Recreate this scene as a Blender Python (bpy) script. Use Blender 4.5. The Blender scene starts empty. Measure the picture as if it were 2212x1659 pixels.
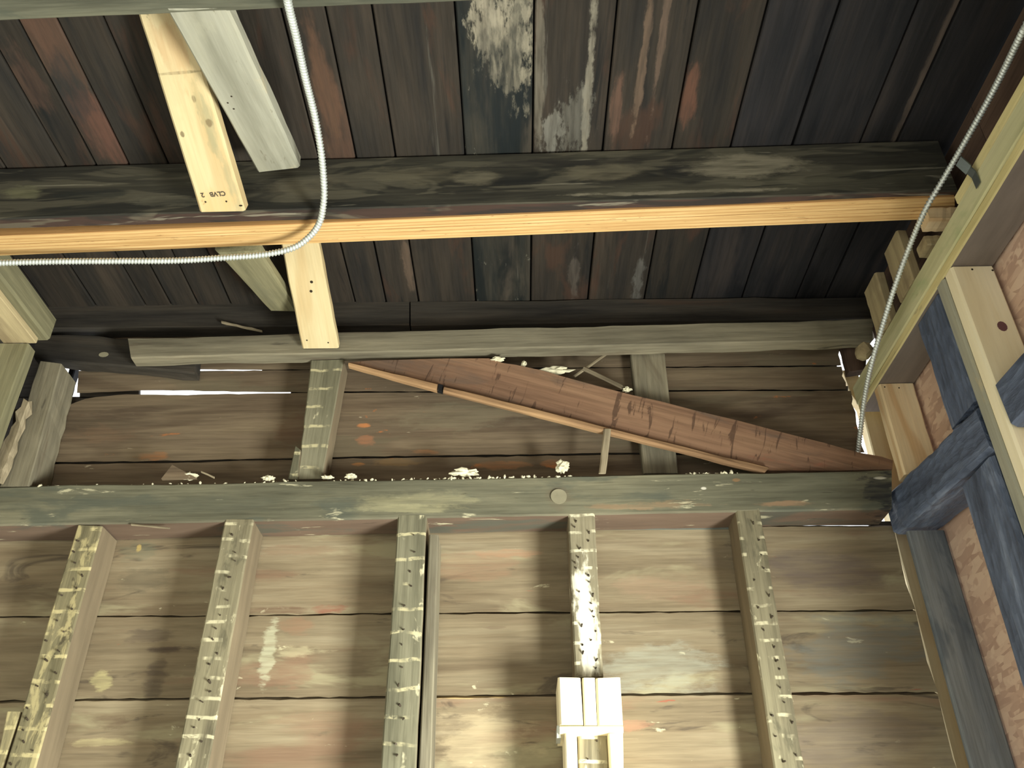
import bpy, bmesh, math, random
from mathutils import Vector, Matrix, noise as mnoise

random.seed(7)
SC = bpy.context.scene
COL = SC.collection
W, H = 2212.0, 1659.0

# ------------------------------------------------------------------ camera
FPX, PITCH, YAW, ROLL = 1916.85, 0.575955, -0.00194927, -0.0145577
cp, sp, cy, sy = math.cos(PITCH), math.sin(PITCH), math.cos(YAW), math.sin(YAW)
FW = Vector((sy * cp, cy * cp, sp))
RT0 = Vector((cy, -sy, 0))
UP0 = RT0.cross(FW)
RT = math.cos(ROLL) * RT0 + math.sin(ROLL) * UP0
UP = -math.sin(ROLL) * RT0 + math.cos(ROLL) * UP0
cam = bpy.data.cameras.new('camera')
camo = bpy.data.objects.new('camera', cam)
COL.objects.link(camo)
cam.sensor_fit = 'HORIZONTAL'
cam.sensor_width = 36.0
cam.lens = FPX / W * 36.0
cam.clip_start = 0.02
M = Matrix.Identity(4)
for i in range(3):
    M[i][0], M[i][1], M[i][2] = RT[i], UP[i], -FW[i]
camo.matrix_world = M
SC.camera = camo

# ------------------------------------------------------------------ world, daylight, exposure
wd = bpy.data.worlds.new('sky')
SC.world = wd
wd.use_nodes = True
nt = wd.node_tree
bg = nt.nodes['Background']
bg.inputs[0].default_value = (0.93, 0.97, 1.0, 1)
bg.inputs[1].default_value = 1.9


def area(name, loc, direction, sx, sy_, power, col):
    l = bpy.data.lights.new(name, 'AREA')
    l.shape = 'RECTANGLE'
    l.size, l.size_y = sx, sy_
    l.energy = power
    l.color = col
    o = bpy.data.objects.new(name, l)
    COL.objects.link(o)
    o.location = loc
    o.rotation_euler = Vector(direction).to_track_quat('-Z', 'Y').to_euler()
    return o


# daylight through the window opening in the right wall; added fill lamp behind the camera
area('window_daylight', (1.22, 0.80, -0.45), (-1, 0.25, 0.25), 0.55, 0.85, 108, (0.98, 1.0, 0.90))
area('rear_fill', (-0.45, -2.1, -0.35), (0.15, 1, 0.25), 1.5, 2.0, 21, (0.97, 1.0, 0.95))
SC.view_settings.view_transform = 'Standard'
SC.view_settings.look = 'None'
SC.view_settings.exposure = 0.4
SC.view_settings.gamma = 1.0
SC.view_settings.use_curve_mapping = False


# ------------------------------------------------------------------ pixel -> 3D
def ray(px, py):
    return RT * ((px - W / 2) / FPX) - UP * ((py - H / 2) / FPX) + FW


def PY(px, py, y):
    d = ray(px, py)
    return d * (y / d.y)


def PX_(px, py, x):
    d = ray(px, py)
    return d * (x / d.x)


def PZ(px, py, z):
    d = ray(px, py)
    return d * (z / d.z)


def PP(px, py, p0, n):
    d = ray(px, py)
    return d * (p0.dot(n) / d.dot(n))


# ------------------------------------------------------------------ materials
def srgb(r, g, b):
    f = lambda c: (c / 255 / 12.92) if c / 255 <= 0.04045 else ((c / 255 + 0.055) / 1.055) ** 2.4
    return (f(r), f(g), f(b), 1)


class NB:
    def __init__(self, name):
        self.m = bpy.data.materials.new(name)
        self.m.use_nodes = True
        self.t = self.m.node_tree
        self.b = self.t.nodes['Principled BSDF']
        self.tc = self.t.nodes.new('ShaderNodeTexCoord')
        oi = self.t.nodes.new('ShaderNodeObjectInfo')
        mu = self.math('MULTIPLY', oi.outputs['Random'], 37.0)
        cb = self.t.nodes.new('ShaderNodeCombineXYZ')
        self.l(mu, cb.inputs[0])
        self.l(self.math('MULTIPLY', oi.outputs['Random'], 91.0), cb.inputs[1])
        self.l(self.math('MULTIPLY', oi.outputs['Random'], 53.0), cb.inputs[2])
        va = self.t.nodes.new('ShaderNodeVectorMath')
        va.operation = 'ADD'
        self.l(self.tc.outputs['Object'], va.inputs[0])
        self.l(cb.outputs[0], va.inputs[1])
        self.vec = va.outputs[0]
        self.rnd = oi.outputs['Random']
        self._front = None

    def l(self, a, b):
        self.t.links.new(a, b)

    def setv(self, sock, v):
        if isinstance(v, (int, float)):
            sock.default_value = v
        elif isinstance(v, (tuple, list)):
            sock.default_value = v
        else:
            self.l(v, sock)

    def math(self, op, a, b=0.0, clamp=False):
        n = self.t.nodes.new('ShaderNodeMath')
        n.operation = op
        n.use_clamp = clamp
        self.setv(n.inputs[0], a)
        self.setv(n.inputs[1], b)
        return n.outputs[0]

    def noise(self, scale, detail=4, rough=0.6, dist=0.0, seed=0.0, vec=None):
        mp = self.t.nodes.new('ShaderNodeMapping')
        self.l(vec or self.vec, mp.inputs[0])
        mp.inputs[1].default_value = (seed * 3.1, seed * 7.7, seed * 1.3)
        mp.inputs[3].default_value = scale
        n = self.t.nodes.new('ShaderNodeTexNoise')
        n.inputs['Scale'].default_value = 1.0
        n.inputs['Detail'].default_value = detail
        n.inputs['Roughness'].default_value = rough
        n.inputs['Distortion'].default_value = dist
        self.l(mp.outputs[0], n.inputs['Vector'])
        return n.outputs[0]

    def step(self, v, lo, hi):
        n = self.t.nodes.new('ShaderNodeMapRange')
        n.interpolation_type = 'SMOOTHSTEP'
        self.l(v, n.inputs[0])
        n.inputs[1].default_value = lo
        n.inputs[2].default_value = hi
        return n.outputs[0]

    def ramp(self, v, stops):
        n = self.t.nodes.new('ShaderNodeValToRGB')
        e = n.color_ramp.elements
        while len(e) < len(stops):
            e.new(0.5)
        for el, (p, c) in zip(e, stops):
            el.position = p
            el.color = c
        self.l(v, n.inputs[0])
        return n.outputs[0]

    def mix(self, f, a, b, mode='MIX'):
        n = self.t.nodes.new('ShaderNodeMix')
        n.data_type = 'RGBA'
        n.blend_type = mode
        self.setv(n.inputs[0], f)
        self.setv(n.inputs[6], a)
        self.setv(n.inputs[7], b)
        return n.outputs[2]

    def front(self):
        if self._front is None:
            s = self.t.nodes.new('ShaderNodeSeparateXYZ')
            self.l(self.tc.outputs['Normal'], s.inputs[0])
            self._front = self.step(s.outputs[2], 0.4, 0.8)
        return self._front

    def objx(self):
        s = self.t.nodes.new('ShaderNodeSeparateXYZ')
        self.l(self.vec, s.inputs[0])
        return s.outputs

    def finish(self, col, rough=0.85, bump=None, bstr=0.3, bdist=0.004, spec=0.25, metal=0.0):
        self.l(col, self.b.inputs['Base Color'])
        self.setv(self.b.inputs['Roughness'], rough)
        self.b.inputs['Specular IOR Level'].default_value = spec
        self.b.inputs['Metallic'].default_value = metal
        if bump is not None:
            n = self.t.nodes.new('ShaderNodeBump')
            n.inputs['Strength'].default_value = bstr
            n.inputs['Distance'].default_value = bdist
            self.l(bump, n.inputs['Height'])
            self.l(n.outputs[0], self.b.inputs['Normal'])
        return self.m


def wood(name, dark, base, light, gs=1.0, cath=0.0, cathcol=None, cfreq=9.0, stains=(), rough=0.85, bstr=0.35, fine=0.35, vary=0.25, lath=None, sidecol=None, spec=0.25):
    """weathered or new lumber; local X is the length of the piece, local Z its face"""
    b = NB(name)
    n1 = b.noise((1.6 * gs, 16 * gs, 16 * gs), 5, 0.62, 0.3)
    n2 = b.noise((5 * gs, 130 * gs, 130 * gs), 3, 0.7, 0.0, 2)
    col = b.ramp(n1, [(0.30, dark), (0.5, base), (0.70, light)])
    if cath:
        low = b.noise((0.9 * gs, 6.5 * gs, 6.5 * gs), 2, 0.45, 0.25, 5)
        s = b.math('SINE', b.math('MULTIPLY', low, cfreq * 6.283))
        s = b.step(s, 0.1, 1.0)
        col = b.mix(b.math('MULTIPLY', s, cath), col, cathcol or dark)
    g = b.step(n2, 0.30, 0.62)
    col = b.mix(fine, col, b.mix(g, (0.35, 0.33, 0.30, 1), (1.12, 1.12, 1.12, 1)), 'MULTIPLY')
    if vary:
        v = b.math('ADD', b.math('MULTIPLY', b.rnd, vary), 1.0 - vary * 0.5)
        hs = b.t.nodes.new('ShaderNodeHueSaturation')
        b.l(v, hs.inputs['Value'])
        b.l(col, hs.inputs['Color'])
        col = hs.outputs[0]
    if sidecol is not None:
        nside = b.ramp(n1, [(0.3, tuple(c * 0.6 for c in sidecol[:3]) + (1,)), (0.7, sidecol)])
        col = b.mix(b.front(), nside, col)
    for k, s in enumerate(stains):
        f = b.step(b.noise(s['sc'], s.get('det', 5), s.get('r', 0.6), s.get('dist', 0.4), 11 + 3 * k), s['lo'], s['hi'])
        f = b.math('MULTIPLY', f, s.get('amt', 0.8))
        if s.get('front'):
            f = b.math('MULTIPLY', f, b.front())
        col = b.mix(f, col, s['col'])
    if lath:
        xs = b.objx()
        wob = b.math('MULTIPLY', b.noise((6, 6, 6), 3, 0.6, 0.5, 40), 1.6)
        ph = b.math('ADD', b.math('MULTIPLY', xs[0], 6.2832 / lath.get('pitch', 0.047)), b.math('MULTIPLY', wob, 2.6))
        w = b.step(b.math('SINE', ph), lath.get('w0', 0.80), lath.get('w1', 0.95))
        patch = b.step(b.noise((9, 22, 22), 3, 0.6, 0.3, 44), lath.get('p0', 0.42), lath.get('p1', 0.55))
        rag = b.step(b.noise((55, 40, 40), 4, 0.7, 0.3, 46), 0.33, 0.5)
        f = b.math('MULTIPLY', b.math('MULTIPLY', w, patch), b.math('MULTIPLY', rag, lath.get('amt', 0.85)))
        f = b.math('MULTIPLY', f, b.front())
        col = b.mix(f, col, lath['col'])
    hgt = b.math('ADD', b.math('MULTIPLY', n2, 0.5), b.math('MULTIPLY', n1, 0.8))
    return b.finish(col, rough, hgt, bstr, 0.004, spec)


S = srgb
PLASTER = S(226, 218, 182)
m_deck = wood('aged_deck_wood', S(34, 33, 32), S(50, 45, 39), S(62, 54, 46), gs=1.0, cath=0.25, vary=0.35, stains=[
    dict(sc=(2.2, 9, 9), lo=0.56, hi=0.66, col=S(72, 51, 40), amt=0.55),
    dict(sc=(1.5, 20, 20), lo=0.60, hi=0.70, col=S(19, 22, 23), amt=0.8),
    dict(sc=(2.0, 30, 30), lo=0.66, hi=0.74, col=S(96, 93, 84), amt=0.55),
])
m_deckwhite = wood('mildewed_deck_wood', S(30, 34, 34), S(51, 49, 43), S(70, 63, 55), stains=[
    dict(sc=(1.6, 9, 9), lo=0.50, hi=0.62, col=S(18, 24, 25), amt=0.9),
    dict(sc=(7, 20, 20), lo=0.61, hi=0.68, col=S(141, 137, 122), amt=0.7, det=7, r=0.7),
    dict(sc=(1.2, 34, 34), lo=0.62, hi=0.70, col=S(115, 111, 101), amt=0.6),
])
m_deckblack = wood('blackened_deck_wood', S(22, 24, 28), S(38, 37, 39), S(54, 49, 47), vary=0.3, stains=[
    dict(sc=(2.2, 12, 12), lo=0.55, hi=0.68, col=S(15, 17, 22), amt=0.7)])
m_joist = wood('sooty_joist_wood', S(37, 37, 34), S(63, 61, 53), S(89, 86, 72), gs=0.8, vary=0.1, stains=[
    dict(sc=(2.6, 15, 15), lo=0.52, hi=0.58, col=S(108, 103, 87), amt=0.5, dist=1.2, det=3),
    dict(sc=(1.8, 12, 12), lo=0.54, hi=0.60, col=S(39, 40, 37), amt=0.65, dist=1.4, det=3),
    dict(sc=(3, 42, 42), lo=0.64, hi=0.70, col=S(144, 139, 122), amt=0.6),
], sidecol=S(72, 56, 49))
m_joist0 = wood('grey_joist_wood', S(66, 68, 58), S(92, 92, 78), S(112, 111, 92), vary=0.1, stains=[
    dict(sc=(5, 12, 12), lo=0.55, hi=0.66, col=S(72, 76, 66), amt=0.7),
    dict(sc=(5, 30, 30), lo=0.66, hi=0.70, col=S(206, 180, 126), amt=0.8)])
m_plate = wood('grey_brown_plate_wood', S(84, 78, 66), S(122, 116, 98), S(146, 138, 116), gs=0.9, cath=0.15, vary=0.15, stains=[
    dict(sc=(2, 10, 10), lo=0.56, hi=0.66, col=S(86, 72, 58), amt=0.5),
    dict(sc=(4, 40, 40), lo=0.66, hi=0.72, col=S(60, 56, 48), amt=0.6)])
m_rim = wood('dark_rim_wood', S(38, 36, 34), S(61, 57, 51), S(77, 70, 61), vary=0.15, stains=[
    dict(sc=(2, 14, 14), lo=0.58, hi=0.7, col=S(79, 58, 45), amt=0.4)])
m_girt = wood('weathered_girt_wood', S(82, 81, 67), S(110, 108, 90), S(134, 130, 107), gs=0.9, vary=0.05, stains=[
    dict(sc=(3, 11, 11), lo=0.53, hi=0.64, col=S(84, 88, 78), amt=0.75),
    dict(sc=(7, 36, 36), lo=0.63, hi=0.69, col=S(204, 198, 166), amt=0.7, det=6),
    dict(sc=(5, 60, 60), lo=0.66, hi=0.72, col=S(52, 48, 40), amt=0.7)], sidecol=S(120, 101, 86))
m_wallup = wood('brown_sheathing_wood', S(88, 76, 61), S(117, 102, 83), S(136, 120, 97), gs=0.8, cath=0.4, cfreq=7, cathcol=S(88, 72, 57), vary=0.16, stains=[
    dict(sc=(2.6, 10, 10), lo=0.56, hi=0.68, col=S(107, 99, 80), amt=0.6),
    dict(sc=(1.6, 8, 8), lo=0.58, hi=0.68, col=S(72, 59, 48), amt=0.6),
    dict(sc=(9, 30, 30), lo=0.68, hi=0.72, col=S(170, 107, 63), amt=0.75),
    dict(sc=(14, 60, 60), lo=0.70, hi=0.74, col=S(182, 170, 144), amt=0.6)])
m_walldn = wood('dusty_sheathing_wood', S(112, 99, 79), S(142, 128, 103), S(162, 150, 124), gs=0.8, cath=0.26, fine=0.26, cfreq=8, cathcol=S(118, 100, 78), vary=0.14, stains=[
    dict(sc=(2.4, 9, 9), lo=0.54, hi=0.66, col=S(168, 160, 128), amt=0.7),
    dict(sc=(1.7, 7, 7), lo=0.55, hi=0.66, col=S(138, 106, 86), amt=0.55),
    dict(sc=(3, 13, 13), lo=0.59, hi=0.67, col=S(88, 78, 66), amt=0.75, dist=1.0),
    dict(sc=(14, 34, 34), lo=0.68, hi=0.73, col=S(214, 206, 172), amt=0.7),
    dict(sc=(7, 40, 40), lo=0.72, hi=0.76, col=S(170, 80, 62), amt=0.6)])
m_siding = wood('outer_siding_wood', S(60, 55, 50), S(84, 78, 70), S(100, 92, 82))
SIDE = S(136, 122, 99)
m_stud = wood('lath_marked_stud_wood', S(88, 82, 66), S(126, 119, 96), S(147, 140, 113), gs=1.0, vary=0.08, sidecol=SIDE,
              lath=dict(col=PLASTER, pitch=0.041, amt=0.66, p0=0.46, p1=0.60, w0=0.72),
              stains=[dict(sc=(8, 22, 22), lo=0.55, hi=0.66, col=S(82, 79, 63), amt=0.6, front=1),
                      dict(sc=(14, 30, 30), lo=0.60, hi=0.68, col=PLASTER, amt=0.65, front=1, det=6)])
m_studyellow = wood('plaster_specked_stud_wood', S(95, 90, 69), S(134, 126, 97), S(161, 150, 112), gs=1.0, vary=0.08, sidecol=SIDE,
                    lath=dict(col=S(204, 191, 143), pitch=0.052, amt=0.8),
                    stains=[dict(sc=(9, 24, 24), lo=0.52, hi=0.60, col=S(189, 176, 130), amt=0.7, front=1, det=6),
                            dict(sc=(22, 45, 45), lo=0.60, hi=0.66, col=S(68, 62, 49), amt=0.7, front=1)])
m_studgrey = wood('greenish_stud_wood', S(92, 90, 73), S(123, 120, 99), S(138, 134, 112), gs=1.0, vary=0.05, sidecol=SIDE,
                  lath=dict(col=S(200, 191, 152), pitch=0.060, w0=0.86, w1=0.97, amt=0.8),
                  stains=[dict(sc=(13, 20, 20), lo=0.63, hi=0.70, col=PLASTER, amt=0.7, front=1, det=4)])
m_studwhite = wood('plaster_coated_stud_wood', S(104, 98, 80), S(144, 136, 112), S(168, 160, 134), gs=1.0, vary=0.05, sidecol=SIDE,
                   lath=dict(col=S(238, 232, 200), pitch=0.045, amt=0.8),
                   stains=[dict(sc=(5, 16, 16), lo=0.56, hi=0.66, col=S(240, 234, 206), amt=0.8, front=1, det=5),
                           dict(sc=(30, 50, 50), lo=0.62, hi=0.68, col=S(90, 84, 70), amt=0.7, front=1)])
m_plank = wood('reddish_rotten_wood', S(96, 74, 59), S(138, 107, 85), S(156, 124, 98), gs=0.8, vary=0.0, stains=[
    dict(sc=(3, 12, 12), lo=0.55, hi=0.66, col=S(104, 88, 76), amt=0.7),
    dict(sc=(40, 6, 6), lo=0.58, hi=0.64, col=S(70, 52, 42), amt=0.7, det=6, dist=1.5),
    dict(sc=(5, 12, 12), lo=0.60, hi=0.72, col=S(156, 92, 70), amt=0.5)])
m_trim = wood('worn_trim_wood', S(90, 68, 50), S(154, 122, 90), S(182, 148, 108), gs=1.0, vary=0.1)
m_lathw = wood('old_lath_wood', S(110, 100, 82), S(150, 138, 114), S(170, 158, 132), gs=1.5, vary=0.15)
m_pine = wood('new_pine', S(193, 171, 127), S(206, 188, 146), S(216, 200, 161), gs=1.0, cath=0.30, cathcol=S(188, 156, 109), cfreq=6, fine=0.10, vary=0.05, bstr=0.12, rough=0.7, stains=[
    dict(sc=(6, 14, 14), lo=0.60, hi=0.72, col=S(174, 157, 112), amt=0.5),
    dict(sc=(18, 40, 40), lo=0.70, hi=0.74, col=S(120, 109, 78), amt=0.6)])
m_pinegrain = wood('grainy_new_pine', S(222, 194, 150), S(236, 212, 172), S(244, 226, 190), gs=1.2, cath=0.55, cathcol=S(206, 160, 108), cfreq=8, fine=0.12, vary=0.05, bstr=0.12, rough=0.7)
m_pinegrey = wood('grey_weathered_pine', S(132, 131, 116), S(158, 157, 142), S(174, 171, 152), gs=1.0, fine=0.12, vary=0.05, bstr=0.15, stains=[
    dict(sc=(4, 10, 10), lo=0.55, hi=0.7, col=S(160, 158, 140), amt=0.6),
    dict(sc=(6, 12, 12), lo=0.64, hi=0.74, col=S(200, 180, 138), amt=0.6),
    dict(sc=(18, 45, 45), lo=0.66, hi=0.72, col=S(104, 98, 80), amt=0.6)])
m_pineold = wood('stained_pine', S(140, 124, 96), S(176, 160, 124), S(196, 180, 140), gs=1.0, cath=0.3, fine=0.15, vary=0.1, stains=[
    dict(sc=(4, 9, 9), lo=0.55, hi=0.68, col=S(126, 112, 90), amt=0.7)])
m_treated = wood('treated_green_lumber', S(176, 172, 130), S(204, 200, 158), S(214, 208, 168), gs=1.0, fine=0.12, vary=0.03, bstr=0.12, sidecol=S(206, 190, 130), stains=[
    dict(sc=(3, 9, 9), lo=0.52, hi=0.66, col=S(164, 176, 128), amt=0.7, front=1),
    dict(sc=(8, 20, 20), lo=0.62, hi=0.72, col=S(126, 120, 82), amt=0.6)])
m_treatedlow = wood('yellow_plate_lumber', S(190, 176, 122), S(216, 202, 146), S(226, 212, 158), gs=1.0, fine=0.12, vary=0.03, bstr=0.12, sidecol=S(140, 130, 122), stains=[
    dict(sc=(9, 16, 16), lo=0.60, hi=0.70, col=S(118, 110, 100), amt=0.5)])
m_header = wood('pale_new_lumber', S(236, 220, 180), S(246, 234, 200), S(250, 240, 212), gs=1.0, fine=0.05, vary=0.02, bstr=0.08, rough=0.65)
m_olive = wood('olive_grey_lumber', S(98, 95, 74), S(130, 126, 98), S(152, 146, 114), fine=0.25, vary=0.05, cath=0.2, stains=[
    dict(sc=(4, 9, 9), lo=0.55, hi=0.7, col=S(116, 114, 92), amt=0.6)])
m_char_haze = NB('haze_tinted_charred_timber')
_v = m_char_haze.t.nodes.new('ShaderNodeTexVoronoi')
_mp = m_char_haze.t.nodes.new('ShaderNodeMapping')
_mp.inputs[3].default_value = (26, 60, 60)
m_char_haze.l(m_char_haze.vec, _mp.inputs[0])
m_char_haze.l(_mp.outputs[0], _v.inputs['Vector'])
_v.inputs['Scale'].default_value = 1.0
_n = m_char_haze.noise((3, 22, 22), 6, 0.7, 0.5)
_c = m_char_haze.ramp(_n, [(0.3, S(58, 66, 84)), (0.55, S(92, 104, 128)), (0.72, S(140, 152, 176))])  # blue-grey flare haze painted into the char colour
m_char_haze = m_char_haze.finish(_c, 0.5, m_char_haze.math('ADD', m_char_haze.math('MULTIPLY', _v.outputs['Distance'], 0.6), _n), 0.9, 0.008, 0.5)
m_greystud = wood('slate_grey_old_wood', S(92, 98, 106), S(118, 124, 130), S(136, 140, 142), vary=0.05, stains=[
    dict(sc=(4, 12, 12), lo=0.56, hi=0.68, col=S(74, 84, 96), amt=0.6)])
m_darkboard = wood('dark_brown_board', S(56, 46, 40), S(88, 70, 60), S(112, 90, 76), vary=0.1)

# laminated veneer: thin glue lines along the length
b = NB('laminated_veneer')
xs = b.objx()
wav = b.math('MULTIPLY', b.noise((0.8, 3, 3), 3, 0.5, 0, 3), 0.008)
s = b.math('SINE', b.math('MULTIPLY', b.math('ADD', xs[1], wav), 6.2832 / 0.0105))
n1 = b.noise((4, 150, 150), 4, 0.7)
c = b.ramp(n1, [(0.3, S(184, 146, 94)), (0.55, S(212, 176, 120)), (0.75, S(226, 196, 144))])
c = b.mix(b.math('MULTIPLY', b.step(s, 0.55, 1.0), 0.5), c, S(160, 104, 54))
c = b.mix(b.math('MULTIPLY', b.step(b.noise((14, 120, 120), 4, 0.7, 0, 9), 0.62, 0.68), 0.6), c, S(120, 84, 50))
m_lvl = b.finish(c, 0.75, n1, 0.15)

# oriented strand board
b = NB('strand_board')
def strands(seed, rot, sc):
    mp = b.t.nodes.new('ShaderNodeMapping')
    b.l(b.vec, mp.inputs[0])
    mp.inputs[1].default_value = (seed, seed * 2, seed * 3)
    mp.inputs[2].default_value = (0, 0, rot)
    mp.inputs[3].default_value = sc
    v = b.t.nodes.new('ShaderNodeTexVoronoi')
    v.inputs['Scale'].default_value = 1
    b.l(mp.outputs[0], v.inputs['Vector'])
    return v.outputs['Color']
def toval(c):
    n = b.t.nodes.new('ShaderNodeRGBToBW')
    b.l(c, n.inputs[0])
    return n.outputs[0]
v1, v2 = toval(strands(1, 0.5, (14, 60, 10))), toval(strands(4, -0.7, (16, 55, 10)))
sel = b.step(b.noise((22, 22, 22), 2), 0.45, 0.55)
vv = b.math('ADD', b.math('MULTIPLY', v1, sel), b.math('MULTIPLY', v2, b.math('SUBTRACT', 1.0, sel)))
c = b.ramp(vv, [(0.2, S(188, 156, 138)), (0.5, S(208, 176, 156)), (0.8, S(222, 194, 172))])
m_osb = b.finish(c, 0.75, vv, 0.25)

def plain(name, col, rough=0.7, metal=0.0, nscale=20, amt=0.3, bstr=0.2, spec=0.3):
    b = NB(name)
    n = b.noise((nscale,) * 3, 4, 0.6)
    c = b.ramp(n, [(0.3, tuple(x * (1 - amt) for x in col[:3]) + (1,)), (0.7, col)])
    return b.finish(c, rough, n, bstr, 0.003, spec, metal)

m_plaster = plain('old_plaster', S(232, 226, 196), 0.9, 0, 60, 0.35, 0.5)
m_steel = plain('galvanised_steel', S(222, 228, 224), 0.42, 0.55, 30, 0.15, 0.05, 0.5)
m_nail = plain('rusty_nail', S(78, 68, 56), 0.6, 0.3, 80, 0.5, 0.2)
m_hole = plain('nail_hole', S(52, 42, 28), 0.9)
m_knot = plain('pine_knot', S(120, 82, 84), 0.7)
m_washer = plain('dull_washer', S(150, 144, 120), 0.75, 0.0, 40, 0.2)
m_strap = plain('dull_strap_steel', S(110, 120, 122), 0.45, 0.6, 30, 0.3, 0.1, 0.5)
m_flash = plain('grey_flashing', S(132, 138, 130), 0.6, 0.2, 14, 0.25)
m_shell = plain('bare_room_boards', S(186, 184, 174), 0.9, 0, 4, 0.15)
m_ink = plain('stamp_ink', S(84, 76, 62), 0.8)
m_dark = plain('roofing_felt', S(24, 24, 26), 0.95)


# ------------------------------------------------------------------ object helpers
def thing(o, label, cat, group=None):
    o['label'] = label
    o['category'] = cat
    if group:
        o['group'] = group
    return o


def empty(name, loc=(0, 0, 0)):
    o = bpy.data.objects.new(name, None)
    COL.objects.link(o)
    o.location = loc
    o.empty_display_size = 0.05
    o['_mw'] = 0
    del o['_mw']
    return o


MW = {}


def world_of(o):
    if o.name in MW:
        return MW[o.name]
    return Matrix.Translation(o.location)


def put(name, verts, faces, mat, frame=None, parent=None, smooth=False, mats=None):
    """verts in world space; frame = 4x4 whose axes become the object's local axes"""
    fr = frame or Matrix.Translation(sum((Vector(v) for v in verts), Vector()) / len(verts))
    inv = fr.inverted()
    me = bpy.data.meshes.new(name)
    me.from_pydata([inv @ Vector(v) for v in verts], [], faces)
    me.materials.append(mat)
    bm = bmesh.new()
    bm.from_mesh(me)
    bmesh.ops.recalc_face_normals(bm, faces=bm.faces)
    bm.to_mesh(me)
    bm.free()
    if smooth:
        for p in me.polygons:
            p.use_smooth = True
    o = bpy.data.objects.new(name, me)
    COL.objects.link(o)
    if parent is not None:
        o.parent = parent
        o.matrix_parent_inverse = world_of(parent).inverted()
    o.matrix_basis = fr
    MW[o.name] = fr
    return o


def frame_of(xdir, zdir, org):
    x = Vector(xdir).normalized()
    z = Vector(zdir)
    z = (z - x * z.dot(x)).normalized()
    y = z.cross(x)
    m = Matrix.Identity(4)
    for i in range(3):
        m[i][0], m[i][1], m[i][2], m[i][3] = x[i], y[i], z[i], org[i]
    return m


def timber(name, A, B, mat, parent=None, ch=0.003, nseg=8, jit=0.001, front=None, endjit=0.0):
    """A and B: rings of four corners (front-left, front-right, back-right, back-left) at both ends"""
    A = [Vector(a) for a in A]
    B = [Vector(q) for q in B]
    ca, cb_ = sum(A, Vector()) / 4, sum(B, Vector()) / 4
    L = (cb_ - ca).normalized()
    verts, faces = [], []
    ph = random.random() * 100
    for k in range(nseg + 1):
        t = k / nseg
        ring = [A[i].lerp(B[i], t) for i in range(4)]
        pts = []
        for i in range(4):
            p, q, r = ring[i], ring[i - 1], ring[(i + 1) % 4]
            dq, dr = (q - p), (r - p)
            c1 = min(ch, dq.length * 0.3)
            c2 = min(ch, dr.length * 0.3)
            w = mnoise.noise(Vector((t * L.length * 9 + ph, i * 13.7, ph))) * jit * 2
            w += random.uniform(-1, 1) * jit * 0.6
            off = ((dq + dr).normalized()) * w
            pts += [p + dq.normalized() * c1 + off, p + dr.normalized() * c2 + off]
        if endjit and k in (0, nseg):
            pts = [p + L * random.uniform(-endjit, endjit) for p in pts]
        verts += pts
    for k in range(nseg):
        for i in range(8):
            j = (i + 1) % 8
            faces.append((k * 8 + i, k * 8 + j, k * 8 + 8 + j, k * 8 + 8 + i))
    faces.append(tuple(range(8)))
    faces.append(tuple(range(nseg * 8, nseg * 8 + 8)))
    fn = front if front is not None else (A[0] + A[1] - A[2] - A[3])
    return put(name, verts, faces, mat, frame_of(L, fn, (ca + cb_) / 2), parent)


def ytimber(name, q, y, depth, mat, parent=None, axis='y', ybot=None, **kw):
    """q: pixel corners start-left, start-right, end-right, end-left of the face that lies in the plane y (or y..ybot)"""
    y2 = y if ybot is None else ybot
    a0, a1 = PY(*q[0], y), PY(*q[1], y)
    b1, b0 = PY(*q[2], y2), PY(*q[3], y2)
    d = Vector((0, depth, 0))
    return timber(name, (a0, a1, a1 + d, a0 + d), (b0, b1, b1 + d, b0 + d), mat, parent, front=Vector((0, -1, 0)), **kw)


def box(name, x0, x1, y0, y1, z0, z1, mat, parent=None, length='z', face=(0, -1, 0), **kw):
    c = lambda x, y, z: Vector((x, y, z))
    if length == 'z':
        A = (c(x0, y0, z0), c(x1, y0, z0), c(x1, y1, z0), c(x0, y1, z0))
        B = (c(x0, y0, z1), c(x1, y0, z1), c(x1, y1, z1), c(x0, y1, z1))
    elif length == 'x':
        A = (c(x0, y0, z0), c(x0, y0, z1), c(x0, y1, z1), c(x0, y1, z0))
        B = (c(x1, y0, z0), c(x1, y0, z1), c(x1, y1, z1), c(x1, y1, z0))
    else:
        A = (c(x0, y0, z0), c(x0, y0, z1), c(x1, y0, z1), c(x1, y0, z0))
        B = (c(x0, y1, z0), c(x0, y1, z1), c(x1, y1, z1), c(x1, y1, z0))
    return timber(name, A, B, mat, parent, front=Vector(face), **kw)


def polyprism(name, pts, vec, mat, parent=None, xdir=(1, 0, 0), front=(0, -1, 0), rag=0.0):
    n = len(pts)
    P = [Vector(p) for p in pts]
    if rag:
        P = [p + Vector((random.uniform(-rag, rag), 0, random.uniform(-rag, rag))) for p in P]
    vec = Vector(vec)
    verts = P + [p + vec for p in P]
    faces = [tuple(range(n)), tuple(range(n, 2 * n))]
    for i in range(n):
        j = (i + 1) % n
        faces.append((i, j, n + j, n + i))
    o = put(name, verts, faces, mat, frame_of(xdir, front, sum(P, Vector()) / n), parent)
    bm = bmesh.new()
    bm.from_mesh(o.data)
    bmesh.ops.triangulate(bm, faces=[f for f in bm.faces if len(f.verts) > 4])
    bm.to_mesh(o.data)
    bm.free()
    return o


def lerp_line(line, x):
    for (x0, y0), (x1, y1) in zip(line, line[1:]):
        if x <= x1:
            return y0 + (y1 - y0) * (x - x0) / (x1 - x0)
    (x0, y0), (x1, y1) = line[-2:]
    return y0 + (y1 - y0) * (x - x0) / (x1 - x0)


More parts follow.
